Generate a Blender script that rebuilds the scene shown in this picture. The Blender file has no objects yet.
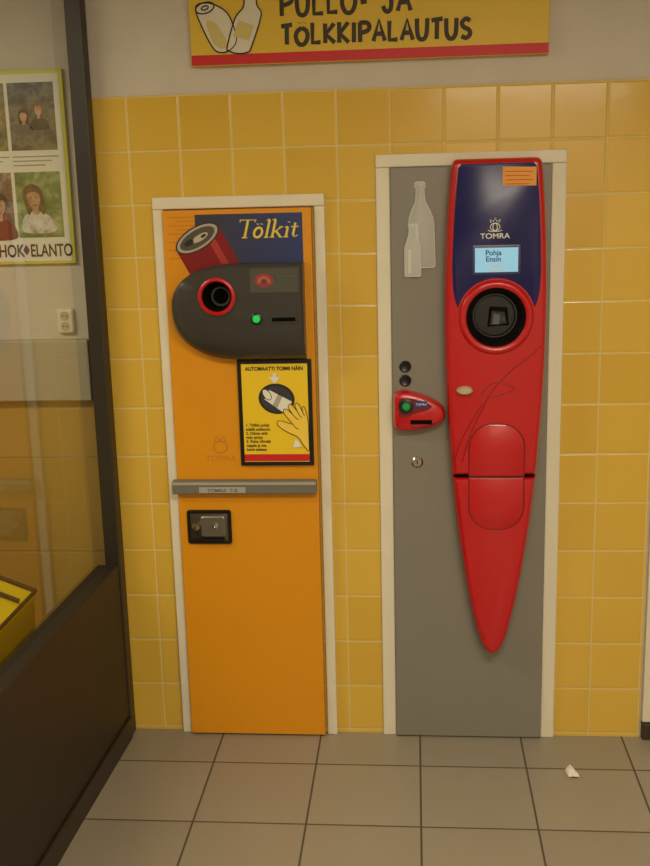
import bpy, bmesh, math, random
from mathutils import Vector, Matrix
random.seed(4)
sc=bpy.context.scene
sc.view_settings.view_transform='Standard'
COL=sc.collection
CH=2.46   # ceiling height

# ---------------------------------------------------------------- materials
def lin(c):
    c=c/255.0
    return c/12.92 if c<=0.04045 else ((c+0.055)/1.055)**2.4
def rgb(r,g,b): return (lin(r),lin(g),lin(b),1.0)
def mat(name,c,rough=0.5,metal=0.0,coat=0.0,emit=None,estr=0.0,noise=0.0,nscale=30.0,bump=0.0,spec=0.5):
    m=bpy.data.materials.new(name); m.use_nodes=True
    nt=m.node_tree; p=nt.nodes['Principled BSDF']
    p.inputs['Base Color'].default_value=rgb(*c)
    p.inputs['Roughness'].default_value=rough
    p.inputs['Metallic'].default_value=metal
    p.inputs['Coat Weight'].default_value=coat
    p.inputs['Specular IOR Level'].default_value=spec
    if emit:
        p.inputs['Emission Color'].default_value=rgb(*emit); p.inputs['Emission Strength'].default_value=estr
    if noise>0 or bump>0:
        n=nt.nodes.new('ShaderNodeTexNoise'); n.inputs['Scale'].default_value=nscale; n.inputs['Detail'].default_value=4
        tc=nt.nodes.new('ShaderNodeNewGeometry'); nt.links.new(tc.outputs['Position'],n.inputs['Vector'])
        if noise>0:
            mr=nt.nodes.new('ShaderNodeMapRange'); mr.inputs[1].default_value=0.3; mr.inputs[2].default_value=0.7
            mr.inputs[3].default_value=1-noise; mr.inputs[4].default_value=1+noise
            nt.links.new(n.outputs['Fac'],mr.inputs[0])
            mx=nt.nodes.new('ShaderNodeVectorMath'); mx.operation='SCALE'; mx.inputs[0].default_value=rgb(*c)[:3]
            nt.links.new(mr.outputs[0],mx.inputs['Scale']); nt.links.new(mx.outputs[0],p.inputs['Base Color'])
        if bump>0:
            b=nt.nodes.new('ShaderNodeBump'); b.inputs['Strength'].default_value=bump; b.inputs['Distance'].default_value=0.002
            nt.links.new(n.outputs['Fac'],b.inputs['Height']); nt.links.new(b.outputs[0],p.inputs['Normal'])
    return m
def photomat(name,cols,scale):
    m=bpy.data.materials.new(name); m.use_nodes=True; nt=m.node_tree; p=nt.nodes['Principled BSDF']; p.inputs['Roughness'].default_value=0.45
    n=nt.nodes.new('ShaderNodeTexNoise'); n.inputs['Scale'].default_value=scale; n.inputs['Detail'].default_value=5; n.inputs['Roughness'].default_value=0.65
    g=nt.nodes.new('ShaderNodeNewGeometry'); nt.links.new(g.outputs['Position'],n.inputs['Vector'])
    cr=nt.nodes.new('ShaderNodeValToRGB'); r=cr.color_ramp
    while len(r.elements)<len(cols): r.elements.new(0.5)
    for i,c in enumerate(cols):
        r.elements[i].position=0.34+0.32*i/(len(cols)-1); r.elements[i].color=rgb(*c)
    nt.links.new(n.outputs['Fac'],cr.inputs[0]); nt.links.new(cr.outputs[0],p.inputs['Base Color'])
    return m

def tile_mat(name,axis2,ox,pz_off,px,pz,c,c2,grout,gw,rough,varamt,speckle=0.0,bumpd=0.0015,nscale=3.0):
    """square ceramic tiles laid on world x and axis2 ('Z' or 'Y')"""
    m=bpy.data.materials.new(name); m.use_nodes=True; nt=m.node_tree; N=nt.nodes; L=nt.links
    p=N['Principled BSDF']; g=N.new('ShaderNodeNewGeometry'); s=N.new('ShaderNodeSeparateXYZ'); L.new(g.outputs['Position'],s.inputs[0])
    def M(op,a,b=None,c_=None):
        n=N.new('ShaderNodeMath'); n.operation=op
        for i,v in enumerate((a,b,c_)):
            if v is None: continue
            if isinstance(v,(int,float)): n.inputs[i].default_value=v
            else: L.new(v,n.inputs[i])
        return n.outputs[0]
    def axis(o,off,pitch):
        u=M('DIVIDE',M('SUBTRACT',o,off),pitch)
        f=M('FRACT',u); d=M('MULTIPLY',M('MINIMUM',f,M('SUBTRACT',1.0,f)),pitch)
        return d,M('FLOOR',u)
    dx,ix=axis(s.outputs['X'],ox,px); dz,iz=axis(s.outputs[axis2],pz_off,pz)
    d=M('MINIMUM',dx,dz)
    mr=N.new('ShaderNodeMapRange'); mr.interpolation_type='SMOOTHSTEP'
    L.new(d,mr.inputs[0]); mr.inputs[1].default_value=gw*0.6; mr.inputs[2].default_value=gw*1.5
    cb=N.new('ShaderNodeCombineXYZ'); L.new(ix,cb.inputs[0]); L.new(iz,cb.inputs[1])
    wn=N.new('ShaderNodeTexWhiteNoise'); wn.noise_dimensions='3D'; L.new(cb.outputs[0],wn.inputs['Vector'])
    mix=N.new('ShaderNodeMix'); mix.data_type='RGBA'; mix.inputs['A'].default_value=rgb(*c); mix.inputs['B'].default_value=rgb(*c2)
    ns=N.new('ShaderNodeTexNoise'); ns.inputs['Scale'].default_value=nscale; ns.inputs['Detail'].default_value=3; L.new(g.outputs['Position'],ns.inputs['Vector'])
    fac=M('ADD',M('MULTIPLY',wn.outputs['Value'],varamt),M('MULTIPLY',ns.outputs['Fac'],1-varamt))
    L.new(fac,mix.inputs['Factor'])
    colr=mix.outputs['Result']
    if speckle>0:
        n2=N.new('ShaderNodeTexNoise'); n2.inputs['Scale'].default_value=260; L.new(g.outputs['Position'],n2.inputs['Vector'])
        k=M('ADD',M('MULTIPLY',n2.outputs['Fac'],speckle*2),1-speckle)
        vm=N.new('ShaderNodeVectorMath'); vm.operation='SCALE'; L.new(colr,vm.inputs[0]); L.new(k,vm.inputs['Scale']); colr=vm.outputs[0]
    m2=N.new('ShaderNodeMix'); m2.data_type='RGBA'; m2.inputs['A'].default_value=rgb(*grout)
    L.new(colr,m2.inputs['B']); L.new(mr.outputs[0],m2.inputs['Factor']); L.new(m2.outputs['Result'],p.inputs['Base Color'])
    ro=M('SUBTRACT',0.8,M('MULTIPLY',mr.outputs[0],0.8-rough)); L.new(ro,p.inputs['Roughness'])
    # pillow edge height + slight glaze waviness
    mr2=N.new('ShaderNodeMapRange'); mr2.interpolation_type='SMOOTHSTEP'; L.new(d,mr2.inputs[0]); mr2.inputs[1].default_value=gw*0.5; mr2.inputs[2].default_value=gw*3.0
    n3=N.new('ShaderNodeTexNoise'); n3.inputs['Scale'].default_value=14; L.new(g.outputs['Position'],n3.inputs['Vector'])
    h=M('ADD',mr2.outputs[0],M('MULTIPLY',n3.outputs['Fac'],0.35))
    b=N.new('ShaderNodeBump'); b.inputs['Distance'].default_value=bumpd; b.inputs['Strength'].default_value=0.6
    L.new(h,b.inputs['Height']); L.new(b.outputs[0],p.inputs['Normal'])
    return m

# ---------------------------------------------------------------- geometry helpers
def empty(name,loc=(0,0,0),rotz=0.0):
    o=bpy.data.objects.new(name,None); COL.objects.link(o); o.location=loc; o.rotation_euler=(0,0,rotz); o.empty_display_size=0.1
    return o
def link(name,me,m,parent=None,smooth=False):
    o=bpy.data.objects.new(name,me); COL.objects.link(o)
    if m is not None: me.materials.append(m)
    if parent is not None: o.parent=parent
    if smooth:
        for p in me.polygons: p.use_smooth=True
    return o
def frombm(name,bm,m,parent=None,smooth=False):
    bmesh.ops.recalc_face_normals(bm,faces=bm.faces)
    me=bpy.data.meshes.new(name); bm.to_mesh(me); bm.free()
    return link(name,me,m,parent,smooth)
def box(name,x0,x1,y0,y1,z0,z1,m,parent=None,bevel=0.0,seg=2):
    bm=bmesh.new(); bmesh.ops.create_cube(bm,size=1.0)
    for v in bm.verts:
        v.co=Vector((x0+(v.co.x+.5)*(x1-x0),y0+(v.co.y+.5)*(y1-y0),z0+(v.co.z+.5)*(z1-z0)))
    if bevel>0: bmesh.ops.bevel(bm,geom=bm.edges[:],offset=bevel,segments=seg,affect='EDGES',profile=0.5)
    return frombm(name,bm,m,parent)
def boxes(name,lst,m,parent=None,bevel=0.0):
    bm=bmesh.new()
    for (x0,x1,y0,y1,z0,z1) in lst:
        b2=bmesh.new(); bmesh.ops.create_cube(b2,size=1.0)
        for v in b2.verts:
            v.co=Vector((x0+(v.co.x+.5)*(x1-x0),y0+(v.co.y+.5)*(y1-y0),z0+(v.co.z+.5)*(z1-z0)))
        if bevel>0: bmesh.ops.bevel(b2,geom=b2.edges[:],offset=bevel,segments=2,affect='EDGES',profile=0.5)
        t=bpy.data.meshes.new('t'); b2.to_mesh(t); b2.free(); bm.from_mesh(t); bpy.data.meshes.remove(t)
    return frombm(name,bm,m,parent)
def lathe(name,cx,cz,prof,m,parent=None,n=48,sx=1.0,sz=1.0,smooth=True):
    """profile (radius,y) revolved about the Y axis through (cx,cz)"""
    bm=bmesh.new(); rings=[]
    for r,y in prof:
        if r<1e-6: rings.append([bm.verts.new((cx,y,cz))])
        else: rings.append([bm.verts.new((cx+sx*r*math.cos(2*math.pi*i/n),y,cz+sz*r*math.sin(2*math.pi*i/n))) for i in range(n)])
    for a,b in zip(rings,rings[1:]):
        for i in range(n):
            j=(i+1)%n
            if len(a)==1 and len(b)==1: continue
            if len(a)==1: bm.faces.new((a[0],b[i],b[j]))
            elif len(b)==1: bm.faces.new((a[i],a[j],b[0]))
            else: bm.faces.new((a[i],a[j],b[j],b[i]))
    o=frombm(name,bm,m,parent,smooth)
    if smooth:
        try: o.data.set_sharp_from_angle(angle=math.radians(40))
        except Exception: pass
    return o
def inset_pts(pts,d):
    n=len(pts); out=[]
    area=sum(pts[i][0]*pts[(i+1)%n][1]-pts[(i+1)%n][0]*pts[i][1] for i in range(n))
    sgn=1 if area>0 else -1
    for i in range(n):
        a=Vector(pts[i-1]); b=Vector(pts[i]); c=Vector(pts[(i+1)%n])
        e1=(b-a); e2=(c-b)
        if e1.length<1e-9 or e2.length<1e-9: out.append(tuple(b)); continue
        e1.normalize(); e2.normalize()
        n1=Vector((-e1.y,e1.x))*sgn; n2=Vector((-e2.y,e2.x))*sgn
        nn=(n1+n2); 
        if nn.length<1e-6: nn=n1
        nn.normalize(); k=max(nn.dot(n1),0.45)
        out.append(tuple(b+nn*(d/k)))
    return out
def loft(name,loops,m,parent=None,smooth=True,ang=35):
    """loops: list of (y,[(x,z)...]) back to front, capped both ends"""
    bm=bmesh.new(); rs=[]
    for y,pts in loops: rs.append([bm.verts.new((p[0],y,p[1])) for p in pts])
    n=len(rs[0])
    for a,b in zip(rs,rs[1:]):
        for i in range(n):
            j=(i+1)%n; bm.faces.new((a[i],a[j],b[j],b[i]))
    bm.faces.new(rs[0]); bm.faces.new(rs[-1])
    o=frombm(name,bm,m,parent,smooth)
    if smooth:
        try: o.data.set_sharp_from_angle(angle=math.radians(ang))
        except Exception: pass
    return o
def pillow(name,pts,levels,m,parent=None,ang=35):
    return loft(name,[(y,inset_pts(pts,d) if d else pts) for y,d in levels],m,parent,True,ang)
def flat(name,pts,y,m,parent=None,th=0.0006):
    return loft(name,[(y+th,pts),(y,pts)],m,parent,False)
def ell(cx,cz,rx,rz,rot=0.0,n=32,a0=0,a1=360):
    out=[]
    for i in range(n):
        t=math.radians(a0+(a1-a0)*i/(n if a1-a0==360 else n-1))
        x=rx*math.cos(t); z=rz*math.sin(t); c,s=math.cos(rot),math.sin(rot)
        out.append((cx+x*c-z*s,cz+x*s+z*c))
    return out
def rrect(x0,x1,z0,z1,r,n=6):
    out=[]
    for cx,cz,a in ((x1-r,z1-r,0),(x0+r,z1-r,90),(x0+r,z0+r,180),(x1-r,z0+r,270)):
        for i in range(n+1):
            t=math.radians(a+90*i/n); out.append((cx+r*math.cos(t),cz+r*math.sin(t)))
    return out
def smoothpts(pts,cyclic=False,k=6):
    n=len(pts); out=[]
    rng=range(n) if cyclic else range(n-1)
    for i in rng:
        if cyclic: p0,p1,p2,p3=pts[i-1],pts[i],pts[(i+1)%n],pts[(i+2)%n]
        else: p0=pts[max(i-1,0)];p1=pts[i];p2=pts[i+1];p3=pts[min(i+2,n-1)]
        for j in range(k):
            t=j/k
            out.append(tuple(0.5*((2*p1[a])+(-p0[a]+p2[a])*t+(2*p0[a]-5*p1[a]+4*p2[a]-p3[a])*t*t+(-p0[a]+3*p1[a]-3*p2[a]+p3[a])*t**3) for a in (0,1)))
    if not cyclic: out.append(tuple(pts[-1]))
    return out
def strokes(name,lines,y,r,m,parent=None,flatten=0.25):
    """flattened rounded strokes in the XZ plane; lines: list of (pts,cyclic)"""
    cu=bpy.data.curves.new(name,'CURVE'); cu.dimensions='3D'; cu.bevel_depth=r; cu.bevel_resolution=2; cu.use_fill_caps=True
    for pts,cyc in lines:
        sp=cu.splines.new('POLY'); sp.points.add(len(pts)-1)
        for i,p in enumerate(pts): sp.points[i].co=(p[0],0,p[1],1)
        sp.use_cyclic_u=cyc
    o=bpy.data.objects.new(name,cu); COL.objects.link(o); cu.materials.append(m)
    o.location=(0,y,0); o.scale=(1,flatten,1)
    if parent is not None: o.parent=parent
    return o
def text(name,body,x,z,y,size,m,parent=None,align='CENTER',shear=0.0,bold=0.0,sx=1.0,line=1.0,rot=0.0):
    cu=bpy.data.curves.new(name,'FONT'); cu.body=body; cu.size=size; cu.align_x=align; cu.shear=shear; cu.offset=bold; cu.extrude=0.0003; cu.space_line=line
    o=bpy.data.objects.new(name,cu); COL.objects.link(o); cu.materials.append(m)
    o.location=(x,y,z); o.rotation_euler=(math.pi/2,rot,0); o.scale=(sx,1,1)
    if parent is not None: o.parent=parent
    return o
def cut(obj,cutter):
    md=obj.modifiers.new('b','BOOLEAN'); md.operation='DIFFERENCE'; md.object=cutter; md.solver='EXACT'
    bpy.context.view_layer.update()
    dg=bpy.context.evaluated_depsgraph_get(); ev=obj.evaluated_get(dg)
    me=bpy.data.meshes.new_from_object(ev); obj.modifiers.clear(); obj.data=me
    bpy.data.objects.remove(cutter)
    try: me.set_sharp_from_angle(angle=math.radians(35))
    except Exception: pass

# ---------------------------------------------------------------- palette
M_yel=tile_mat('yellow_wall_tiles','Z',-0.062,0.012,0.1480,0.1484,(222,184,76),(208,168,60),(214,194,130),0.0019,0.13,0.55)
M_lowtile=tile_mat('ochre_reflection_tiles','Z',-1.0,0.0,0.30,0.30,(180,148,78),(170,138,70),(150,126,80),0.0015,0.3,0.5)  # ochre colour partly stands in for the yellow wall's reflection in the glass
M_floor=tile_mat('grey_floor_tiles','Y',0.010,-0.197,0.3105,0.3105,(156,147,130),(143,134,117),(76,68,58),0.0026,0.36,0.5,speckle=0.08,bumpd=0.001,nscale=5)
M_plaster=mat('warm_white_plaster',(206,198,186),0.85,noise=0.03,nscale=8,bump=0.15)
M_ceil=mat('ceiling_white',(225,218,200),0.9,noise=0.02,nscale=5)
M_cream=mat('cream_painted_trim',(224,217,194),0.5,noise=0.02,nscale=12)
M_orange=mat('orange_painted_steel',(222,148,16),0.36,noise=0.02,nscale=4)
M_grey=mat('grey_painted_steel',(130,126,116),0.42,noise=0.02,nscale=5)
M_dgrey=mat('dark_grey_plastic',(60,58,54),0.34,noise=0.02,nscale=200)
M_black=mat('black_plastic',(14,13,12),0.35)
M_void=mat('matt_black_interior',(8,8,8),0.9,spec=0.1)
M_red=mat('red_gloss_plastic',(192,20,26),0.28,coat=0.2)
M_redd=mat('groove_shade_red',(120,10,14),0.5)  # darker red painted in as the shade of grooves and lid gaps
M_redm=mat('relief_red',(146,14,18),0.4)
M_blue=mat('navy_blue_panel',(22,24,88),0.28)
M_white=mat('white_print',(228,226,214),0.6)
M_yprint=mat('yellow_print',(236,200,28),0.5)
M_ytext=mat('yellow_lettering',(232,208,76),0.5)
M_redprint=mat('red_print',(200,28,30),0.5)
M_ink=mat('black_ink',(30,26,22),0.6)
M_signtext=mat('dark_sign_lettering',(58,50,38),0.6)
M_chrome=mat('chrome',(190,186,176),0.22,metal=1.0)
M_steel=mat('brushed_steel',(140,134,122),0.35,metal=0.8)
M_bar=mat('grey_plastic_bar',(112,110,100),0.4)
M_barl=mat('light_grey_label',(168,164,152),0.4)
M_greenlit=mat('green_lit_button',(20,150,70),0.3,emit=(40,220,90),estr=0.5)
M_greendim=mat('green_dim_button',(16,110,56),0.3,emit=(40,220,90),estr=0.15)
M_greenrim=mat('green_button_rim',(8,40,22),0.3)
M_screen=mat('lit_lcd',(120,160,180),0.3,emit=(150,215,245),estr=0.48)
M_screentx=mat('lcd_text',(30,60,90),0.5)
M_brown=mat('dark_brown_metal',(44,37,28),0.42,noise=0.04,nscale=20)
M_brown2=mat('dark_brown_panel',(36,29,23),0.5,noise=0.06,nscale=10)
M_orlab=mat('orange_sticker',(226,150,34),0.5)
M_glassprint=mat('pale_bottle_print',(178,180,174),0.4)
M_outline=mat('bottle_outline',(212,213,206),0.4)
M_beige=mat('beige_knob',(190,172,136),0.4)
M_paper=mat('white_paper',(235,232,222),0.8)

# ---------------------------------------------------------------- room shell
wb=empty('wall_back')
box('plaster',-3.2,2.2,0.008,0.16,0,CH,M_plaster,wb)
box('tiling',-0.955,0.684,0.0,0.0079,0,1.944,M_yel,wb)
box('dado_tiling',-3.2,-0.956,-0.004,0.0079,0,1.08,M_lowtile,wb)
box('dado_ledge',-3.2,-0.956,-0.03,0.0079,1.08,1.262,mat('beige_ledge',(170,163,144),0.6),wb,0.004)
box('floor',-3.2,2.2,-5.4,0.16,-0.1,0.0,M_floor)
box('ceiling',-3.2,2.2,-5.4,0.16,CH,CH+0.1,M_ceil)
box('wall_left',-3.3,-3.2,-5.4,0.16,0,CH,M_plaster)
box('wall_right',2.2,2.3,-5.4,0.16,0,CH,M_plaster)
box('wall_front',-3.3,2.3,-5.5,-5.4,0,CH,M_plaster)
# door casing at the right end of the tiled wall
box('trim_3',0.690,0.79,-0.012,0.0075,0.055,2.1,M_cream,None,0.003)
box('baseboard_right',0.690,2.19,-0.022,0.0075,0.0,0.053,mat('dark_skirting',(60,48,34),0.5),None,0.003)

# ---------------------------------------------------------------- frames around machines
def frame(name,x0,x1,z1,w,wt,yf):
    o=boxes(name,[(x0,x0+w,yf,-0.0005,0,z1-wt),(x1-w,x1,yf,-0.0005,0,z1-wt),(x0,x1,yf,-0.0005,z1-wt+0.0005,z1)],M_cream,None,0.003)
    return o
frame('trim_1',-0.742,-0.249,1.664,0.030,0.034,-0.018)
frame('trim_2',-0.104,0.422,1.765,0.040,0.036,-0.014)

# ---------------------------------------------------------------- can return machine
cm=empty('can_return_machine')
box('door_panel',-0.711,-0.286,-0.034,-0.0005,0.006,1.627,M_orange,cm,0.003)
PY=-0.0345
# printed label with can
mb=bpy.data.materials.new('blue_label_fade'); mb.use_nodes=True; nt=mb.node_tree; p=nt.nodes['Principled BSDF']; p.inputs['Roughness'].default_value=0.4
g=nt.nodes.new('ShaderNodeNewGeometry'); s=nt.nodes.new('ShaderNodeSeparateXYZ'); nt.links.new(g.outputs['Position'],s.inputs[0])
mr=nt.nodes.new('ShaderNodeMapRange'); mr.inputs[1].default_value=-0.61; mr.inputs[2].default_value=-0.31; nt.links.new(s.outputs['X'],mr.inputs[0])
cr=nt.nodes.new('ShaderNodeValToRGB'); cr.color_ramp.elements[0].color=rgb(58,54,66); cr.color_ramp.elements[1].color=rgb(38,54,112)
nt.links.new(mr.outputs[0],cr.inputs[0]); nt.links.new(cr.outputs[0],p.inputs['Base Color'])
flat('label_blue',[(-0.617,1.476),(-0.311,1.476),(-0.311,1.614),(-0.617,1.614)],PY-0.0004,mb,cm)
M_stripe=mat('label_stripes',(206,122,16),0.5)
for i in range(11):
    zz=1.606-i*0.0115
    flat('label_stripe_%d'%i,[(-0.695+0.02*(i%2),zz),(-0.618,zz),(-0.618,zz+0.003),(-0.695+0.02*(i%2),zz+0.003)],PY-0.0004,M_stripe,cm)
# serif italic lettering built from thick and thin strokes
LT=[]; LN=[]
def it(x,z): return ((x+0.499)*1.12-0.499+0.25*(z-1.546),z)
bz=1.546
def serif(x,z,w=0.007): LN.append(([it(x-w,z),it(x+w,z)],False))
LN.append(([it(-0.498,bz+0.044),it(-0.499,bz+0.050),it(-0.459,bz+0.050),it(-0.461,bz+0.044)],False)); LT.append(([it(-0.479,bz+0.002),it(-0.479,bz+0.050)],False)); serif(-0.479,bz+0.001)
LT.append(([it(a,b) for a,b in ell(-0.447,bz+0.0145,0.0100,0.0135,0,18)],True)); LT.append(([it(-0.452,bz+0.037),it(-0.452,bz+0.039)],False)); LT.append(([it(-0.442,bz+0.037),it(-0.442,bz+0.039)],False))
LT.append(([it(-0.424,bz+0.002),it(-0.424,bz+0.050)],False)); serif(-0.424,bz+0.001,0.006); LN.append(([it(-0.431,bz+0.048),it(-0.424,bz+0.051)],False))
LT.append(([it(-0.409,bz+0.002),it(-0.409,bz+0.050)],False)); serif(-0.409,bz+0.001,0.006); LN.append(([it(-0.416,bz+0.048),it(-0.409,bz+0.051)],False))
LN.append(([it(-0.407,bz+0.014),it(-0.390,bz+0.029)],False)); LT.append(([it(-0.402,bz+0.018),it(-0.389,bz+0.002)],False)); serif(-0.387,bz+0.001,0.004); serif(-0.391,bz+0.029,0.005)
LT.append(([it(-0.374,bz+0.002),it(-0.374,bz+0.029)],False)); serif(-0.374,bz+0.001,0.006); LN.append(([it(-0.381,bz+0.027),it(-0.374,bz+0.030)],False)); LT.append(([it(-0.374,bz+0.041),it(-0.374,bz+0.043)],False))
LT.append(([it(-0.357,bz+0.005),it(-0.357,bz+0.040)],False)); LN.append(([it(-0.366,bz+0.029),it(-0.347,bz+0.029)],False)); LN.append(([it(-0.357,bz+0.006),it(-0.353,bz+0.001),it(-0.345,bz+0.005)],False))
strokes('label_lettering',LT,PY-0.0016,0.0036,M_ytext,cm,0.2)
strokes('label_lettering_fine',LN,PY-0.0016,0.0018,M_ytext,cm,0.3)
# printed can
c0=Vector((-0.612,1.548)); mj=Vector((0.062,0.034)); ax=Vector((0.056,-0.105)); rot=math.atan2(mj.y,mj.x)
e=ell(c0.x,c0.y,mj.length,0.033,rot,40)
body=[tuple(c0-mj),tuple(c0-mj+ax)]+[tuple(c0+mj+ax)]+[tuple(c0+mj)]
flat('can_body',body,PY-0.0012,mat('can_red',(132,20,24),0.35),cm)
hl=[tuple(c0+mj*0.35),tuple(c0+mj*0.35+ax),tuple(c0+mj*0.62+ax),tuple(c0+mj*0.62)]
flat('can_highlight',hl,PY-0.0016,mat('can_red_light',(176,56,50),0.35),cm)
flat('can_rim',e,PY-0.0020,mat('can_dark',(46,40,38),0.4),cm)
flat('can_lid_rim',ell(c0.x,c0.y,mj.length*.93,0.029,rot,40),PY-0.0024,mat('can_silver',(176,168,152),0.35),cm)
flat('can_lid',ell(c0.x,c0.y,mj.length*.80,0.023,rot,40),PY-0.0028,mat('can_lid_dark',(84,76,68),0.35),cm)
flat('can_tab',ell(c0.x+0.008,c0.y+0.002,0.026,0.009,rot,24),PY-0.0032,mat('can_tab_silver',(190,180,160),0.35),cm)
flat('can_tab_hole',ell(c0.x+0.018,c0.y+0.007,0.009,0.004,rot,16),PY-0.0035,M_ink,cm)
flat('can_opening',ell(c0.x-0.024,c0.y-0.012,0.015,0.008,rot,24),PY-0.0032,M_ink,cm)

# deposit module
def modout(top,bot,left,right,cx):
    zc=(top+bot)/2+0.008
    pts=[(right,bot),(right,top)]
    n=18
    for i in range(n+1):
        t=math.pi/2+math.pi/2*i/n
        pts.append((cx+(cx-left)*math.copysign(abs(math.cos(t))**0.9,math.cos(t)),zc+(top-zc)*abs(math.sin(t))**0.9))
    for i in range(1,n+1):
        t=math.pi+math.pi/2*i/n
        pts.append((cx+(cx-left)*math.copysign(abs(math.cos(t))**0.9,math.cos(t)),zc-(zc-bot)*abs(math.sin(t))**0.9))
    return pts
mod=loft('deposit_module',[(-0.0346,modout(1.476,1.200,-0.693,-0.309,-0.505)),
  (-0.070,modout(1.478,1.206,-0.690,-0.307,-0.500)),
  (-0.092,modout(1.478,1.226,-0.684,-0.307,-0.498)),
  (-0.104,modout(1.476,1.256,-0.674,-0.308,-0.496)),
  (-0.110,modout(1.470,1.288,-0.658,-0.313,-0.492))],M_dgrey,cm,ang=50)
hc=(-0.550,1.389)
cutr=lathe('c',hc[0],hc[1],[(0,-0.05),(0.044,-0.05),(0.044,-0.2),(0,-0.2)],None)
cut(mod,cutr)
lathe('opening_ring',hc[0],hc[1],[(0.042,-0.085),(0.042,-0.116),(0.045,-0.119),(0.049,-0.119),(0.053,-0.116),(0.053,-0.109)],M_red,cm)
lathe('opening_tunnel',hc[0],hc[1],[(0.0422,-0.116),(0.034,-0.070),(0.030,-0.056),(0,-0.056)],M_void,cm)
lathe('opening_inner_ring',hc[0]+0.004,hc[1]-0.003,[(0.028,-0.066),(0.028,-0.070),(0.022,-0.070),(0.022,-0.066)],M_dgrey,cm)
box('button_panel',-0.455,-0.318,-0.1115,-0.1102,1.398,1.464,mat('module_inlay',(74,72,62),0.5),cm)
flat('module_emblem',ell(-0.415,1.432,0.026,0.019,0,28),-0.1118,mat('emblem_pink',(150,46,62),0.5),cm)
flat('module_emblem_arc',ell(-0.415,1.424,0.019,0.020,0,20,0,180),-0.1123,mat('emblem_orange',(176,100,40),0.5),cm)
flat('module_emblem_core',ell(-0.415,1.424,0.009,0.012,0,16,0,180),-0.1128,mat('emblem_violet',(96,40,90),0.5),cm)
text('module_print','Poista korkki\nja etiketti',-0.354,1.440,-0.1119,0.010,mat('green_print',(70,110,50),0.5),cm)
lathe('green_button_rim',-0.440,1.325,[(0.017,-0.1075),(0.017,-0.113),(0.013,-0.116),(0,-0.1155)],M_greenrim,cm)
lathe('green_button',-0.440,1.325,[(0.011,-0.1150),(0.010,-0.119),(0,-0.1205)],M_greenlit,cm)
boxes('receipt_slot_bezel',[(-0.402,-0.324,-0.113,-0.1075,1.312,1.334)],M_dgrey,cm,0.001)
box('receipt_slot',-0.396,-0.330,-0.1140,-0.1131,1.317,1.328,M_void,cm)

# instruction board
box('board_frame',-0.513,-0.296,-0.046,-0.0346,0.883,1.199,M_black,cm,0.002)
BY=-0.0468
flat('board_sheet',[(-0.501,0.895),(-0.308,0.895),(-0.308,1.187),(-0.501,1.187)],BY,M_yprint,cm)
flat('board_red_strip',[(-0.501,0.897),(-0.308,0.897),(-0.308,0.918),(-0.501,0.918)],BY-0.0006,M_redprint,cm)
text('board_title','AUTOMAATTI TOIMII NÄIN',-0.4045,1.168,BY-0.0008,0.0152,M_ink,cm,bold=0.0005,sx=0.90)
for i in range(7):
    zz=1.002-i*0.0122
    text('board_line_%d'%i,['1. Tölkki pohja','edellä aukkoon.','2. Odota että','valo syttyy','3. Paina vihreää','nappia ja ota','kuitti talteen.'][i],-0.494,zz,BY-0.0008,0.0122,M_ink,cm,'LEFT',bold=0.0002,sx=0.95)
flat('board_opening',ell(-0.400,1.084,0.053,0.045,-0.15,32),BY-0.0008,M_ink,cm)
flat('board_opening_inner',ell(-0.400,1.084,0.046,0.038,-0.15,32),BY-0.0010,mat('board_grey',(52,50,52),0.6),cm)
strokes('board_arrow',[([(-0.404,1.158),(-0.404,1.146)],False)],BY-0.0012,0.007,M_white,cm,0.1)
flat('board_arrow_head',[(-0.420,1.148),(-0.404,1.128),(-0.388,1.148)],BY-0.0014,M_white,cm)
# drawn can
flat('board_can',[(-0.436,1.082),(-0.420,1.112),(-0.354,1.076),(-0.370,1.034)],BY-0.0016,M_white,cm)
flat('board_can_end',ell(-0.428,1.097,0.010,0.018,0.6,20),BY-0.0020,M_white,cm)
flat('board_can_band',[(-0.412,1.066),(-0.395,1.098),(-0.382,1.091),(-0.399,1.057)],BY-0.0019,M_barl,cm)
strokes('board_can_lines',[(ell(-0.428,1.097,0.010,0.018,0.6,20),True),([(-0.436,1.082),(-0.370,1.034),(-0.354,1.076),(-0.420,1.112)],False)],BY-0.0022,0.0011,M_ink,cm)
# drawn hand: palm, thumb below the can, four fingers over it, forearm leaving lower right
hand=[(-0.309,0.945),(-0.337,0.962),(-0.352,0.985),(-0.378,0.998),(-0.400,1.012),(-0.412,1.024),(-0.410,1.034),(-0.398,1.034),(-0.380,1.028),(-0.368,1.026),
 (-0.382,1.044),(-0.392,1.058),(-0.392,1.068),(-0.383,1.069),(-0.368,1.056),(-0.378,1.074),(-0.376,1.083),(-0.368,1.082),(-0.353,1.064),(-0.359,1.080),(-0.354,1.087),(-0.347,1.083),(-0.337,1.061),(-0.338,1.073),(-0.332,1.076),(-0.325,1.054),(-0.314,1.022),(-0.309,1.000)]
hdx,hdz=0.012,-0.016
hand=[(min(a+hdx,-0.309),b+hdz) for a,b in hand]
hand=smoothpts(hand,True,5)
hand=[(min(a,-0.3085),b) for a,b in hand]
flat('board_hand',hand,BY-0.0026,mat('hand_yellow',(240,204,72),0.5),cm)
def hs(pts): return smoothpts([(a+hdx,b+hdz) for a,b in pts])
strokes('board_hand_outline',[(hand,True),(hs([(-0.368,1.056),(-0.358,1.044),(-0.350,1.038)]),False),(hs([(-0.353,1.064),(-0.345,1.050),(-0.339,1.044)]),False),(hs([(-0.337,1.061),(-0.331,1.048)]),False),
  (hs([(-0.368,1.026),(-0.358,1.014),(-0.350,1.010)]),False)],BY-0.0032,0.0010,M_ink,cm)
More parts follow.
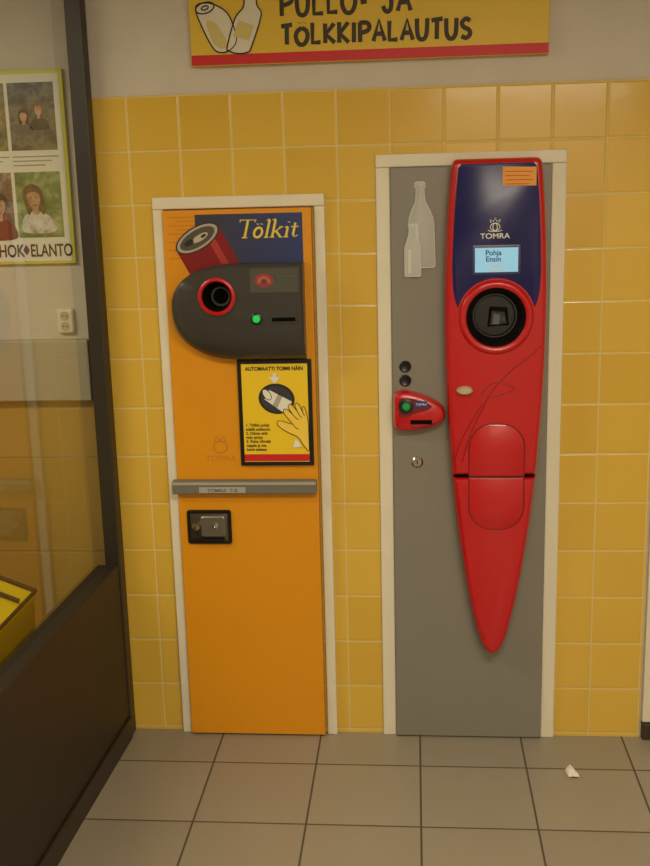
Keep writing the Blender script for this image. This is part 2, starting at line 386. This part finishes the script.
flat('board_small_arrow',[(-0.356,0.938),(-0.348,0.966),(-0.338,0.954),(-0.331,0.940)],BY-0.0034,M_white,cm)

# faint brand mark on door, bar, latch
M_faint=mat('faint_print',(196,132,30),0.5)
strokes('door_mark',[(ell(-0.575,0.938,0.020,0.018,0,20),True),([(-0.592,0.955),(-0.585,0.972),(-0.575,0.958),(-0.565,0.972),(-0.558,0.955)],False)],PY-0.0006,0.0018,M_faint,cm)
text('door_mark_text','TOMRA',-0.575,0.895,PY-0.0004,0.024,M_faint,cm,sx=1.1)
box('shelf_bar',-0.722,-0.289,-0.062,-0.0346,0.799,0.840,M_bar,cm,0.004)
box('shelf_bar_lip',-0.720,-0.291,-0.064,-0.0625,0.828,0.836,M_barl,cm,0.0005)
box('shelf_bar_label',-0.640,-0.500,-0.0645,-0.0625,0.804,0.822,M_barl,cm,0.0005)
text('shelf_bar_text','TOMRA  T-8',-0.570,0.8075,-0.0650,0.014,M_bar,cm,bold=0.0003,sx=1.2)
pillow('latch_plate',rrect(-0.686,-0.552,0.638,0.744,0.008),[(-0.0346,0),(-0.041,0),(-0.044,0.003)],M_black,cm)
pillow('latch_recess',rrect(-0.676,-0.562,0.648,0.734,0.005),[(-0.0442,0),(-0.0452,0.002)],mat('latch_dark_steel',(96,86,72),0.3,metal=0.8),cm)
pillow('latch_handle',rrect(-0.644,-0.568,0.662,0.728,0.010),[(-0.0453,0),(-0.051,0),(-0.054,0.004)],M_steel,cm)
lathe('latch_knob',-0.656,0.696,[(0.013,-0.0453),(0.013,-0.058),(0.009,-0.063),(0,-0.064)],M_chrome,cm)
lathe('latch_keyhole',-0.598,0.700,[(0.009,-0.054),(0.009,-0.058),(0.004,-0.059),(0,-0.056)],M_chrome,cm)
box('latch_strip',-0.668,-0.572,-0.056,-0.0455,0.652,0.658,M_black,cm,0.001)

# ---------------------------------------------------------------- bottle return machine
bmn=empty('bottle_return_machine')
box('door_panel',-0.0635,0.3815,-0.024,-0.0005,0.004,1.7285,M_grey,bmn,0.003)
GY=-0.0245
# bottle reliefs
def bottle(name,cx,z0,z1,w,neck,m,y,tilt=0.0):
    h=z1-z0
    R=[(w*.85,0),(w,0.02),(w,0.50),(w*.95,0.58),(w*.74,0.67),(neck*1.15,0.77),(neck,0.84),(neck*.9,0.925),(neck*1.2,0.935),(neck*1.2,0.985),(neck*.8,1.0)]
    pts=[(cx-r+tilt*h*t,z0+h*t) for r,t in R]+[(cx+r+tilt*h*t,z0+h*t) for r,t in reversed(R)]
    pillow(name,pts,[(y,0),(y-0.0025,0.0),(y-0.0040,0.003)],m,bmn); strokes(name+'_outline',[(pts,True)],y-0.003,0.0012,M_outline,bmn,0.6)
    gl=[(cx-w*.55,z0+h*.06),(cx-w*.55,z0+h*.52),(cx-w*.25,z0+h*.52),(cx-w*.25,z0+h*.06)]
    flat(name+'_sheen',[(a+tilt*(b-z0),b) for a,b in gl],y-0.0048,M_outline,bmn)
bottle('tall_bottle_relief',0.026,1.452,1.688,0.0350,0.0120,M_glassprint,GY,-0.03)
bottle('small_bottle_relief',-0.002,1.428,1.574,0.0225,0.010,mat('pale_bottle_print_b',(190,192,186),0.4),GY-0.004)
for i,zz in enumerate((1.171,1.130)):
    lathe('sensor_%d'%i,-0.026,zz,[(0.017,-0.024),(0.017,-0.028),(0.014,-0.030),(0.010,-0.028),(0,-0.0275)],M_black,bmn)
lathe('key_lock',0.007,0.887,[(0.017,-0.024),(0.017,-0.029),(0.013,-0.032),(0.012,-0.030),(0.006,-0.030),(0.005,-0.033),(0,-0.033)],M_chrome,bmn)
box('key_slot',0.0055,0.0085,-0.0336,-0.0331,0.881,0.893,M_black,bmn)
text('door_brand_text','TOMRA',0.003,0.938,GY-0.0004,0.012,mat('faint_grey_print',(146,142,130),0.5),bmn,sx=1.8)
# control pod
pod=smoothpts([(-0.062,1.055),(-0.060,1.090),(-0.040,1.103),(-0.010,1.101),(0.020,1.092),(0.052,1.078),(0.078,1.060),(0.089,1.035),(0.080,1.010),(0.050,0.996),(0.010,0.988),(-0.030,0.985),(-0.055,0.992),(-0.062,1.015)],True,4)
pillow('control_pod',pod,[(-0.024,0),(-0.050,0.001),(-0.064,0.006),(-0.070,0.016)],M_red,bmn)
pillow('pod_face',smoothpts([(-0.046,1.060),(-0.040,1.084),(-0.010,1.085),(0.020,1.076),(0.050,1.062),(0.030,1.048),(-0.002,1.040),(-0.020,1.030),(-0.042,1.030)],True,4),[(-0.0695,0),(-0.0708,0.0006)],mat('pod_face_dark_red',(120,16,20),0.35),bmn)
lathe('pod_button_rim',-0.024,1.063,[(0.021,-0.069),(0.021,-0.075),(0.015,-0.077),(0,-0.0765)],M_greenrim,bmn)
lathe('pod_button',-0.024,1.063,[(0.011,-0.0765),(0.010,-0.080),(0,-0.0815)],M_greendim,bmn)
flat('pod_label',[(0.000,1.058),(0.040,1.058),(0.036,1.077),(0.002,1.080)],-0.0716,mat('pod_label_blue',(40,56,120),0.4),bmn)
text('pod_label_text','TOMRA',0.019,1.065,-0.0722,0.009,M_white,bmn)
box('pod_slot',-0.012,0.050,-0.0722,-0.0700,1.010,1.022,M_void,bmn,0.0005)
strokes('pod_groove_shade',[(smoothpts([(-0.055,1.010),(-0.02,1.003),(0.03,1.002),(0.075,1.020)]),False)],-0.0690,0.0014,M_redd,bmn,1.0)

# red shield shaped front
CX=0.227
HW=[(1.745,0.104),(1.744,0.111),(1.740,0.117),(1.732,0.1215),(1.720,0.1235),(1.63,0.131),(1.54,0.136),(1.45,0.139),(1.36,0.1405),(1.28,0.1403),(1.20,0.139),(1.12,0.136),(1.04,0.1320),(0.95,0.1260),(0.90,0.1225),(0.8595,0.119)]
HWl=[(0.8565,0.1187),(0.80,0.1135),(0.74,0.107),(0.68,0.0995),(0.62,0.091),(0.56,0.082),(0.50,0.0715),(0.45,0.0615),(0.40,0.0505),(0.370,0.0425),(0.345,0.0345),(0.326,0.0255),(0.314,0.0165),(0.308,0.008)]
up_out=[(CX-h,z) for z,h in reversed(HW)]+[(CX+h,z) for z,h in HW]
lo_out=[(CX-h,z) for z,h in HWl]+[(CX,0.3060)]+[(CX+h,z) for z,h in reversed(HWl)]
lv=[(-0.0245,0.004),(-0.034,0.0),(-0.066,0.0),(-0.078,0.002),(-0.086,0.006),(-0.0905,0.0125),(-0.091,0.0145)]
up=pillow('front_shield_upper',up_out,lv,M_red,bmn,ang=40)
lo=pillow('front_shield_lower',lo_out,lv,M_red,bmn,ang=40)
hb=(0.227,1.316)
cut(up,lathe('c',hb[0],hb[1],[(0,-0.030),(0.084,-0.030),(0.084,-0.2),(0,-0.2)],None,n=64))
lathe('bottle_opening_bezel',hb[0],hb[1],[(0.104,-0.0905),(0.101,-0.097),(0.095,-0.101),(0.089,-0.101),(0.083,-0.097),(0.081,-0.086)],M_red,bmn,n=64)
lathe('bottle_opening_tunnel',hb[0],hb[1],[(0.0815,-0.092),(0.078,-0.086),(0.064,-0.045),(0.058,-0.034),(0,-0.034)],M_black,bmn,n=64)
lathe('bottle_opening_inner_ring',hb[0],hb[1],[(0.064,-0.044),(0.062,-0.048),(0.058,-0.048),(0.056,-0.044)],mat('inner_ring_dark',(26,25,26),0.4),bmn,n=64)
loft('scanner_window',[(-0.036,[(0.207,1.284),(0.268,1.288),(0.262,1.338),(0.213,1.341)]),(-0.050,[(0.213,1.290),(0.260,1.294),(0.254,1.326),(0.218,1.330)])],mat('scanner_housing',(24,24,26),0.3),bmn,False)
flat('scanner_glint',[(0.220,1.293),(0.238,1.291),(0.243,1.318),(0.224,1.323)],-0.0508,mat('scanner_glint_grey',(96,100,104),0.2,metal=0.2),bmn)  # pale patch painted as a reflection in the scanner
flat('scanner_plate',[(0.243,1.298),(0.256,1.301),(0.253,1.316),(0.245,1.313)],-0.0508,mat('scanner_grey',(56,58,62),0.3),bmn)

# navy inset panel
blue=[(CX-0.096,1.731)]+[(CX-h+0.018,z) for z,h in HW if 1.42<z<1.725]+[(CX-0.118,1.394),(CX-0.112,1.362),(CX-0.104,1.342)]
arc=[]
for i in range(17):
    a=math.radians(164-(164-16)*i/16); arc.append((hb[0]+0.1085*math.cos(a),hb[1]+0.1085*math.sin(a)))
blue+=arc+[(CX+0.105,1.342),(CX+0.113,1.362),(CX+0.119,1.394)]+[(CX+h-0.018,z) for z,h in reversed(HW) if 1.42<z<1.725]+[(CX+0.096,1.731)]
pillow('navy_inset',blue,[(-0.0905,0),(-0.0925,0.0),(-0.0932,0.0012)],M_blue,bmn)
NY=-0.0936
flat('orange_sticker',[(0.241,1.672),(0.331,1.670),(0.331,1.719),(0.241,1.722)],NY,M_orlab,bmn)
M_stk=mat('sticker_ink',(196,84,30),0.6)
for i in range(4):
    flat('sticker_line_%d'%i,[(0.248,1.710-i*0.011),(0.322-0.01*(i%2),1.709-i*0.011),(0.322-0.01*(i%2),1.7068-i*0.011),(0.248,1.7078-i*0.011)],NY-0.0006,M_stk,bmn)
text('brand_text','TOMRA',0.222,1.532,NY,0.020,M_white,bmn,bold=0.0002,sx=1.15)
strokes('crown_mark',[(ell(0.222,1.563,0.013,0.010,0,20),True),(ell(0.222,1.563,0.006,0.010,0,16),True),([(0.203,1.554),(0.212,1.551),(0.232,1.551),(0.241,1.554)],False),([(0.211,1.574),(0.208,1.583),(0.217,1.577),(0.222,1.587),(0.227,1.577),(0.236,1.583),(0.233,1.574)],False)],NY-0.0003,0.0011,M_white,bmn)
pillow('screen_bezel',rrect(0.160,0.292,1.434,1.514,0.006),[(-0.0930,0),(-0.0950,0),(-0.0955,0.002)],mat('screen_bezel_navy',(50,58,104),0.3),bmn)
flat('screen',[(0.168,1.441),(0.285,1.441),(0.285,1.507),(0.168,1.507)],-0.0962,M_screen,bmn)
text('screen_text','Pohja\nEnsin',0.218,1.487,-0.0967,0.020,M_screentx,bmn,bold=0.0003,line=0.85)
strokes('screen_icon',[(ell(0.226,1.452,0.018,0.006,0,20),True)],-0.0966,0.0013,M_white,bmn)

# knob, swoosh reliefs and service lid
pillow('release_knob',ell(0.141,1.112,0.023,0.012,0,32),[(-0.0905,0),(-0.104,0.0),(-0.110,0.004)],M_beige,bmn)
sw1=smoothpts([(0.352,1.235),(0.320,1.205),(0.270,1.165),(0.220,1.110),(0.180,1.035),(0.150,0.960),(0.135,0.900)])
sw2=smoothpts([(0.188,1.098),(0.208,1.124),(0.238,1.132),(0.280,1.116),(0.248,1.100),(0.218,1.094),(0.188,1.098)])
sw3=smoothpts([(0.110,0.900),(0.130,0.960),(0.160,1.020),(0.190,1.070)])
strokes('relief_lines',[(sw1,False),(sw2,False),(sw3,False)],-0.0910,0.0019,M_redm,bmn,0.5)
def halfpill(x0,x1,zflat,zend,r,up_):
    pts=[]
    cx0,cx1=x0+r,x1-r
    s_=1 if up_ else -1; zc=zend-s_*r
    pts.append((x1,zflat)) 
    for i in range(11):
        t=math.radians(90*i/10); pts.append((cx1+r*math.cos(t),zc+s_*r*math.sin(t)))
    for i in range(11):
        t=math.radians(90+90*i/10); pts.append((cx0+r*math.cos(t),zc+s_*r*math.sin(t)))
    pts.append((x0,zflat))
    return pts
for nm,pa in (('service_lid_upper',halfpill(0.156,0.309,0.862,1.012,0.066,True)),('service_lid_lower',halfpill(0.156,0.309,0.854,0.703,0.066,False))):
    pillow(nm,pa,[(-0.0905,0),(-0.0920,0.0),(-0.0928,0.0015)],M_red,bmn)
    strokes(nm+'_gap_shade',[(inset_pts(pa,-0.0020),True)],-0.0912,0.0021,M_redd,bmn,0.4)  # dark red stroke around the lid, shade put into the colour
box('shield_seam_shade',0.114,0.340,-0.084,-0.03,0.8560,0.8600,M_void,bmn)  # black strip filling the split, painted in as its shade
text('tip_mark','^',0.200,0.352,-0.0915,0.03,M_redm,bmn)

# ---------------------------------------------------------------- sign
sg=empty('return_sign')
box('board',-0.607,0.366,-0.018,0.0075,2.0145,2.32,mat('sign_yellow',(220,184,50),0.5,noise=0.015,nscale=6),sg,0.002)
flat('red_band',[(-0.606,2.016),(0.365,2.016),(0.365,2.043),(-0.606,2.043)],-0.0187,M_redprint,sg)
G={'P':(.62,[[(0.05,0),(0.05,1)],[(0.02,.97),(.42,.98),(.6,.8),(.5,.58),(.08,.45)]]),
'U':(.66,[[(0.03,1),(0.04,.35),(.16,.04),(.42,.02),(.58,.3),(.62,1)]]),
'L':(.55,[[(0.06,1),(0.05,.05),(.52,.06)]]),
'O':(.74,[[(.38,1),(.1,.8),(.02,.4),(.2,.04),(.5,.04),(.7,.4),(.64,.82),(.38,1)]]),
'-':(.4,[[(.04,.45),(.36,.48)]]),' ':(.4,[]),
'J':(.55,[[(.12,.98),(.56,1)],[(.4,1),(.42,.25),(.28,.02),(.1,.06),(.0,.25)]]),
'A':(.68,[[(0,0),(.34,1),(.66,0)],[(.1,.34),(.58,.36)]]),
'T':(.62,[[(0,.93),(.64,1)],[(.32,.96),(.30,0)]]),
'K':(.62,[[(.06,1),(.05,0)],[(.58,.98),(.1,.45),(.6,0)]]),
'I':(.2,[[(.1,1),(.08,0)]]),
'S':(.58,[[(.54,.86),(.3,.98),(.08,.8),(.16,.58),(.44,.44),(.54,.22),(.32,.02),(.04,.12)]])}
G['Ö']=(.74,[[(.38,.80),(.1,.64),(.02,.33),(.2,.02),(.5,.02),(.7,.33),(.64,.66),(.38,.80)],[(.22,1.05),(.23,1.07)],[(.52,1.05),(.53,1.07)]])
def comic(name,body,x,z,h,width,gap=0.2):
    tot=sum(G[c][0]+gap for c in body)-gap; k=width/tot; cur=x; lines=[]
    for c in body:
        w,ss=G[c]
        dz=random.uniform(-0.02,0.02)*h; sc_=random.uniform(.96,1.04)
        for s_ in ss:
            pts=[(cur+a*k,z+dz+b*h*sc_) for a,b in s_]
            if c in 'OÖUSPJ' and len(pts)>3: pts=smoothpts(pts,False,4)
            lines.append((pts,False))
        cur+=(w+gap)*k
    return strokes(name,lines,-0.0190,0.0058,M_signtext,sg,0.12)
comic('lettering_top','PULLO- JA',-0.354,2.137,0.060,0.352)
comic('lettering_bottom','TÖLKKIPALAUTUS',-0.354,2.062,0.052,0.512)
# cartoon can and bottle on the sign
M_cart=mat('cartoon_white',(218,212,192),0.5); M_cart2=mat('cartoon_cream',(206,188,118),0.5)
cn=[(-0.588,2.160),(-0.560,2.178),(-0.520,2.165),(-0.495,2.140),(-0.478,2.085),(-0.492,2.058),(-0.520,2.048),(-0.548,2.066)]
cn=smoothpts(cn,True,4); flat('cartoon_can',cn,-0.0190,M_cart,sg)
flat('cartoon_can_shade',smoothpts([(-0.560,2.130),(-0.530,2.120),(-0.505,2.070),(-0.520,2.058),(-0.545,2.075)],True,4),-0.0196,M_cart2,sg)
strokes('cartoon_can_lines',[(cn,True),(ell(-0.562,2.165,0.026,0.014,0.25,24),True),(ell(-0.562,2.165,0.010,0.005,0.25,14),True)],-0.0200,0.0018,M_ink,sg)
bt=smoothpts([(-0.500,2.052),(-0.505,2.062),(-0.480,2.135),(-0.455,2.165),(-0.452,2.205),(-0.425,2.205),(-0.418,2.165),(-0.408,2.140),(-0.438,2.060),(-0.450,2.046),(-0.478,2.044)],True,4)
flat('cartoon_bottle',bt,-0.0202,M_cart,sg)
flat('cartoon_bottle_label',[(-0.487,2.090),(-0.470,2.130),(-0.428,2.115),(-0.444,2.076)],-0.0208,M_cart2,sg)
strokes('cartoon_bottle_lines',[(bt,True)],-0.0212,0.0018,M_ink,sg)

# ---------------------------------------------------------------- glazed partition on the left
gp=empty('glazed_partition',(-0.897,0,0),-math.radians(2.2))
PT=CH-0.006
box('post_wall',-0.046,0.0,-0.054,-0.007,0,PT,M_brown,gp,0.003)
box('post_middle',-0.046,0.0,-1.25,-1.19,0,PT,M_brown,gp,0.003)
box('post_end',-0.046,0.0,-2.45,-2.39,0,PT,M_brown,gp,0.003)
for i,(a,b) in enumerate(((-1.189,-0.055),(-2.389,-1.251))):
    box('lower_panel_%d'%i,-0.070,-0.004,a,b,0.0,0.575,M_brown2,gp,0.004)
    box('lower_rail_%d'%i,-0.003,0.004,a,b,0.0,0.07,M_brown,gp,0.001)
    box('upper_rail_%d'%i,-0.046,-0.002,a,b,2.36,PT,M_brown,gp,0.003)
mg=bpy.data.materials.new('clear_glass'); mg.use_nodes=True; nt=mg.node_tree; nt.nodes.clear()
o_=nt.nodes.new('ShaderNodeOutputMaterial'); mx=nt.nodes.new('ShaderNodeMixShader'); tr=nt.nodes.new('ShaderNodeBsdfTransparent'); tr.inputs[0].default_value=(0.84,0.85,0.77,1)
gl=nt.nodes.new('ShaderNodeBsdfGlossy'); gl.inputs['Roughness'].default_value=0.03; fr=nt.nodes.new('ShaderNodeFresnel'); fr.inputs[0].default_value=1.6
nt.links.new(fr.outputs[0],mx.inputs[0]); nt.links.new(tr.outputs[0],mx.inputs[1]); nt.links.new(gl.outputs[0],mx.inputs[2]); nt.links.new(mx.outputs[0],o_.inputs[0])
for i,(a,b) in enumerate(((-1.189,-0.055),(-2.389,-1.251))):
    bm=bmesh.new(); vs=[bm.verts.new(c) for c in ((-0.042,a,0.5755),(-0.042,b,0.5755),(-0.042,b,2.36),(-0.042,a,2.36))]; bm.faces.new(vs)
    frombm('glass_%d'%i,bm,mg,gp)

# ---------------------------------------------------------------- poster behind the glass
po=empty('framed_poster')
M_pg=mat('poster_yellow_border',(206,200,60),0.5)
box('border',-1.42,-0.980,-0.004,0.0075,1.484,2.024,M_pg,po,0.001)
flat('sheet',[(-1.410,1.492),(-0.991,1.492),(-0.991,2.013),(-1.410,2.013)],-0.0048,M_white,po)
cells=[(-1.142,-1.008,1.805,1.990,[(34,36,34),(70,72,66),(120,112,96),(84,96,60)]),
(-1.290,-1.152,1.805,1.990,[(70,84,44),(110,108,70),(170,150,110)]),
(-1.142,-1.008,1.560,1.745,[(70,96,52),(120,140,84),(170,180,130)]),
(-1.290,-1.152,1.560,1.745,[(84,60,50),(130,100,88),(190,170,150)]),
(-1.400,-1.300,1.805,1.990,[(60,66,70),(110,112,110)]),(-1.400,-1.300,1.560,1.745,[(90,90,60),(150,140,100)])]
for i,(a,b,c,d,cols) in enumerate(cells):
    flat('photo_%d'%i,[(a,c),(b,c),(b,d),(a,d)],-0.0055,photomat('photo_tone_%d'%i,cols,26),po)
strip=mat('poster_grey_text',(156,152,140),0.6)
for i,(a,b) in enumerate(((-1.142,-1.008),(-1.290,-1.152))):
    for j in range(3): flat('caption_%d_%d'%(i,j),[(a,1.786-j*0.012),(b-0.02*j,1.786-j*0.012),(b-0.02*j,1.7895-j*0.012),(a,1.7895-j*0.012)],-0.0055,strip,po)
M_skin=photomat('portrait_skin',[(150,104,80),(186,138,110),(206,164,136)],38); M_hair=photomat('portrait_hair',[(58,40,26),(96,68,42),(128,94,58)],60)
M_shirt=photomat('portrait_shirt',[(150,148,140),(206,204,196),(226,224,216)],34)
M_dk=mat('portrait_ink',(100,62,50),0.6)
def person(nm,cx,cz,k,shirt,hair,longhair,y=-0.0062,feat=True,lean=0.0):
    def T(pts): return [(cx+a*k+lean*b*k,cz+b*k) for a,b in pts]
    flat(nm+'_shoulders',T(smoothpts([(-1.6,-3.3),(-1.5,-2.0),(-0.9,-1.5),(-0.3,-1.3),(0.3,-1.3),(0.9,-1.5),(1.5,-2.0),(1.6,-3.3)],True,4)),y,shirt,po)
    hb_=-1.6 if longhair else 0.1
    flat(nm+'_hair',T(smoothpts([(-0.8,hb_),(-1.05,-0.2),(-0.95,0.8),(-0.4,1.35),(0.3,1.4),(0.9,0.9),(1.0,-0.1),(0.8,hb_),(0.4,hb_+0.4),(-0.4,hb_+0.4)],True,5)),y-0.0006,hair,po)
    flat(nm+'_neck',T([(-0.32,-1.5),(0.32,-1.5),(0.3,-0.5),(-0.3,-0.5)]),y-0.0012,M_skin,po)
    flat(nm+'_face',T(smoothpts([(0,-1.05),(-0.42,-0.75),(-0.66,-0.1),(-0.62,0.5),(-0.2,0.86),(0.3,0.82),(0.64,0.5),(0.66,-0.1),(0.42,-0.75)],True,4)),y-0.0018,M_skin,po)
    flat(nm+'_fringe',T(smoothpts([(-0.74,0.25),(-0.6,0.9),(0,1.15),(0.6,0.9),(0.74,0.25),(0.5,0.62),(-0.1,0.66),(-0.5,0.55)],True,4)),y-0.0024,hair,po)
    if feat: strokes(nm+'_features',[(T([(-0.40,0.10),(-0.18,0.10)]),False),(T([(0.18,0.10),(0.40,0.10)]),False),(T([(0.0,-0.26),(0.08,-0.28)]),False),(T([(-0.22,-0.60),(0,-0.65),(0.22,-0.60)]),False)],y-0.0030,0.045*k,M_dk,po)
person('girl',-1.090,1.670,0.0285,M_shirt,M_hair,True,lean=-0.12)
person('boy',-1.195,1.650,0.028,mat('shirt_red',(120,44,40),0.6),mat('hair_dark',(52,38,30),0.6),False)
person('walker',-1.055,1.915,0.016,mat('coat_dark',(40,40,46),0.6),M_hair,False,feat=False)
person('walker_b',-1.100,1.898,0.015,mat('coat_grey',(92,90,92),0.6),mat('hair_black',(36,28,24),0.6),True,feat=False)
person('farmer',-1.205,1.905,0.020,mat('coat_green',(64,76,52),0.6),mat('hair_grey',(120,112,100),0.6),False,feat=False)
M_pk=mat('poster_black',(36,32,30),0.6)
text('logo','HOK',-1.208,1.506,-0.0056,0.050,M_pk,po,'LEFT',bold=0.0008,sx=0.70)
text('logo_b','ELANTO',-1.113,1.506,-0.0056,0.050,M_pk,po,'LEFT',bold=0.0008,sx=0.655)
flat('logo_diamond',[(-1.124,1.510),(-1.114,1.524),(-1.124,1.540),(-1.134,1.524)],-0.0060,mat('poster_violet',(110,40,110),0.6),po)

so=empty('wall_socket')
pillow('plate',rrect(-1.050,-1.002,1.280,1.352,0.006),[(0.0075,0),(-0.004,0),(-0.007,0.003)],mat('socket_white',(222,218,200),0.4),so)
for i,zz in enumerate((1.331,1.300)):
    lathe('outlet_%d'%i,-1.026,zz,[(0.014,-0.0071),(0.013,-0.0085),(0.011,-0.0085),(0.010,-0.0072),(0,-0.0072)],mat('socket_inner_%d'%i,(190,184,162),0.5),so,n=28)
    for dx in (-0.005,0.005): lathe('pin_hole',-1.026+dx,zz,[(0.0022,-0.0073),(0.0022,-0.0078),(0,-0.0078)],M_ink,so,n=12)

# yellow crate in the next room
ys=empty('yellow_crate',(-0.075,0.0,0.0))
M_cr=mat('crate_yellow',(226,204,30),0.45)
bm=bmesh.new()
P=[(-1.50,-0.78,0.02),(-1.03,-0.78,0.02),(-1.03,-0.34,0.02),(-1.50,-0.34,0.02),(-1.55,-0.82,0.80),(-1.00,-0.82,0.58),(-1.00,-0.30,0.58),(-1.55,-0.30,0.80)]
vs=[bm.verts.new(c) for c in P]
for f in ((0,1,2,3),(4,5,6,7),(0,1,5,4),(1,2,6,5),(2,3,7,6),(3,0,4,7)): bm.faces.new([vs[i] for i in f])
bmesh.ops.bevel(bm,geom=bm.edges[:],offset=0.008,segments=2,affect='EDGES')
frombm('body',bm,M_cr,ys)
M_ct=mat('crate_black_trim',(28,26,22),0.5)
def bar3(name,a,b,r,m,par):
    a=Vector(a);b=Vector(b); cu=bpy.data.curves.new(name,'CURVE'); cu.dimensions='3D'; cu.bevel_depth=r; cu.use_fill_caps=True
    sp=cu.splines.new('POLY'); sp.points.add(1); sp.points[0].co=(*a,1); sp.points[1].co=(*b,1)
    o=bpy.data.objects.new(name,cu); COL.objects.link(o); cu.materials.append(m); o.parent=par
bar3('rim_front',(-1.55,-0.82,0.805),(-1.0,-0.82,0.585),0.006,M_ct,ys)
bar3('rim_back',(-1.55,-0.30,0.805),(-1.0,-0.30,0.585),0.006,M_ct,ys)
bar3('rim_side',(-1.0,-0.82,0.585),(-1.0,-0.30,0.585),0.006,M_ct,ys)
bar3('strap',(-1.53,-0.40,0.802),(-1.01,-0.40,0.594),0.006,M_ct,ys)
for i,(fx,fy) in enumerate(((-1.46,-0.74),(-1.07,-0.74),(-1.07,-0.38),(-1.46,-0.38))):
    box('foot_%d'%i,fx-0.02,fx+0.02,fy-0.02,fy+0.02,0.0,0.021,M_ct,ys)

# crumpled paper scrap on floor
bm=bmesh.new()
Q=[(-0.016,0.020,0.004),(0.000,0.030,0.014),(0.012,0.014,0.006),(0.022,-0.020,0.004),(0.006,-0.030,0.010),(-0.010,-0.022,0.003),(-0.006,-0.002,0.016),(0.008,-0.008,0.018),(0.0,0.0,0.0)]
for q in Q: bm.verts.new((0.446+q[0],-0.225+q[1],q[2]+0.0003))
bmesh.ops.convex_hull(bm,input=bm.verts[:])
bmesh.ops.subdivide_edges(bm,edges=bm.edges[:],cuts=2,use_grid_fill=True)
for v in bm.verts:
    v.co+=Vector((random.uniform(-1,1),random.uniform(-1,1),0))*0.0014
    v.co.z=max(0.0003,v.co.z+random.uniform(-0.0012,0.0012))
frombm('paper_scrap',bm,M_paper)

# ---------------------------------------------------------------- ceiling luminaires
M_em=mat('lamp_diffuser',(255,245,220),0.5,emit=(255,236,200),estr=5.0)
def lamp(name,x,y,sx,sy,pw):
    e_=empty(name,(x,y,CH))
    box('housing',-sx/2-0.03,sx/2+0.03,-sy/2-0.03,sy/2+0.03,-0.06,-0.001,M_cream,e_,0.004)
    box('diffuser',-sx/2,sx/2,-sy/2,sy/2,-0.068,-0.0605,M_em,e_)
    l=bpy.data.lights.new(name+'_light','AREA'); l.shape='RECTANGLE'; l.size=sx; l.size_y=sy; l.energy=pw; l.color=(1.0,0.88,0.68)
    lo_=bpy.data.objects.new('lamp_light',l); COL.objects.link(lo_); lo_.parent=e_; lo_.location=(0,0,-0.075)
lamp('ceiling_light',0.35,-2.2,1.2,0.3,42)
lamp('ceiling_light',0.85,-4.85,1.3,0.2,46)
lamp('ceiling_light',-2.0,-1.3,1.2,0.3,24)  # unseen lamp added to brighten the room behind the glass
w=bpy.data.worlds.new('world'); sc.world=w; w.use_nodes=True
w.node_tree.nodes['Background'].inputs[0].default_value=(1,0.85,0.6,1); w.node_tree.nodes['Background'].inputs[1].default_value=0.1

# ---------------------------------------------------------------- camera
cam=bpy.data.cameras.new('camera'); co=bpy.data.objects.new('camera',cam); COL.objects.link(co); sc.camera=co
cam.sensor_fit='VERTICAL'; cam.sensor_height=36; cam.lens=1060/866*36
co.location=(0,-3.0581,1.66); co.rotation_euler=(1.34970,0.02544,0.08081)
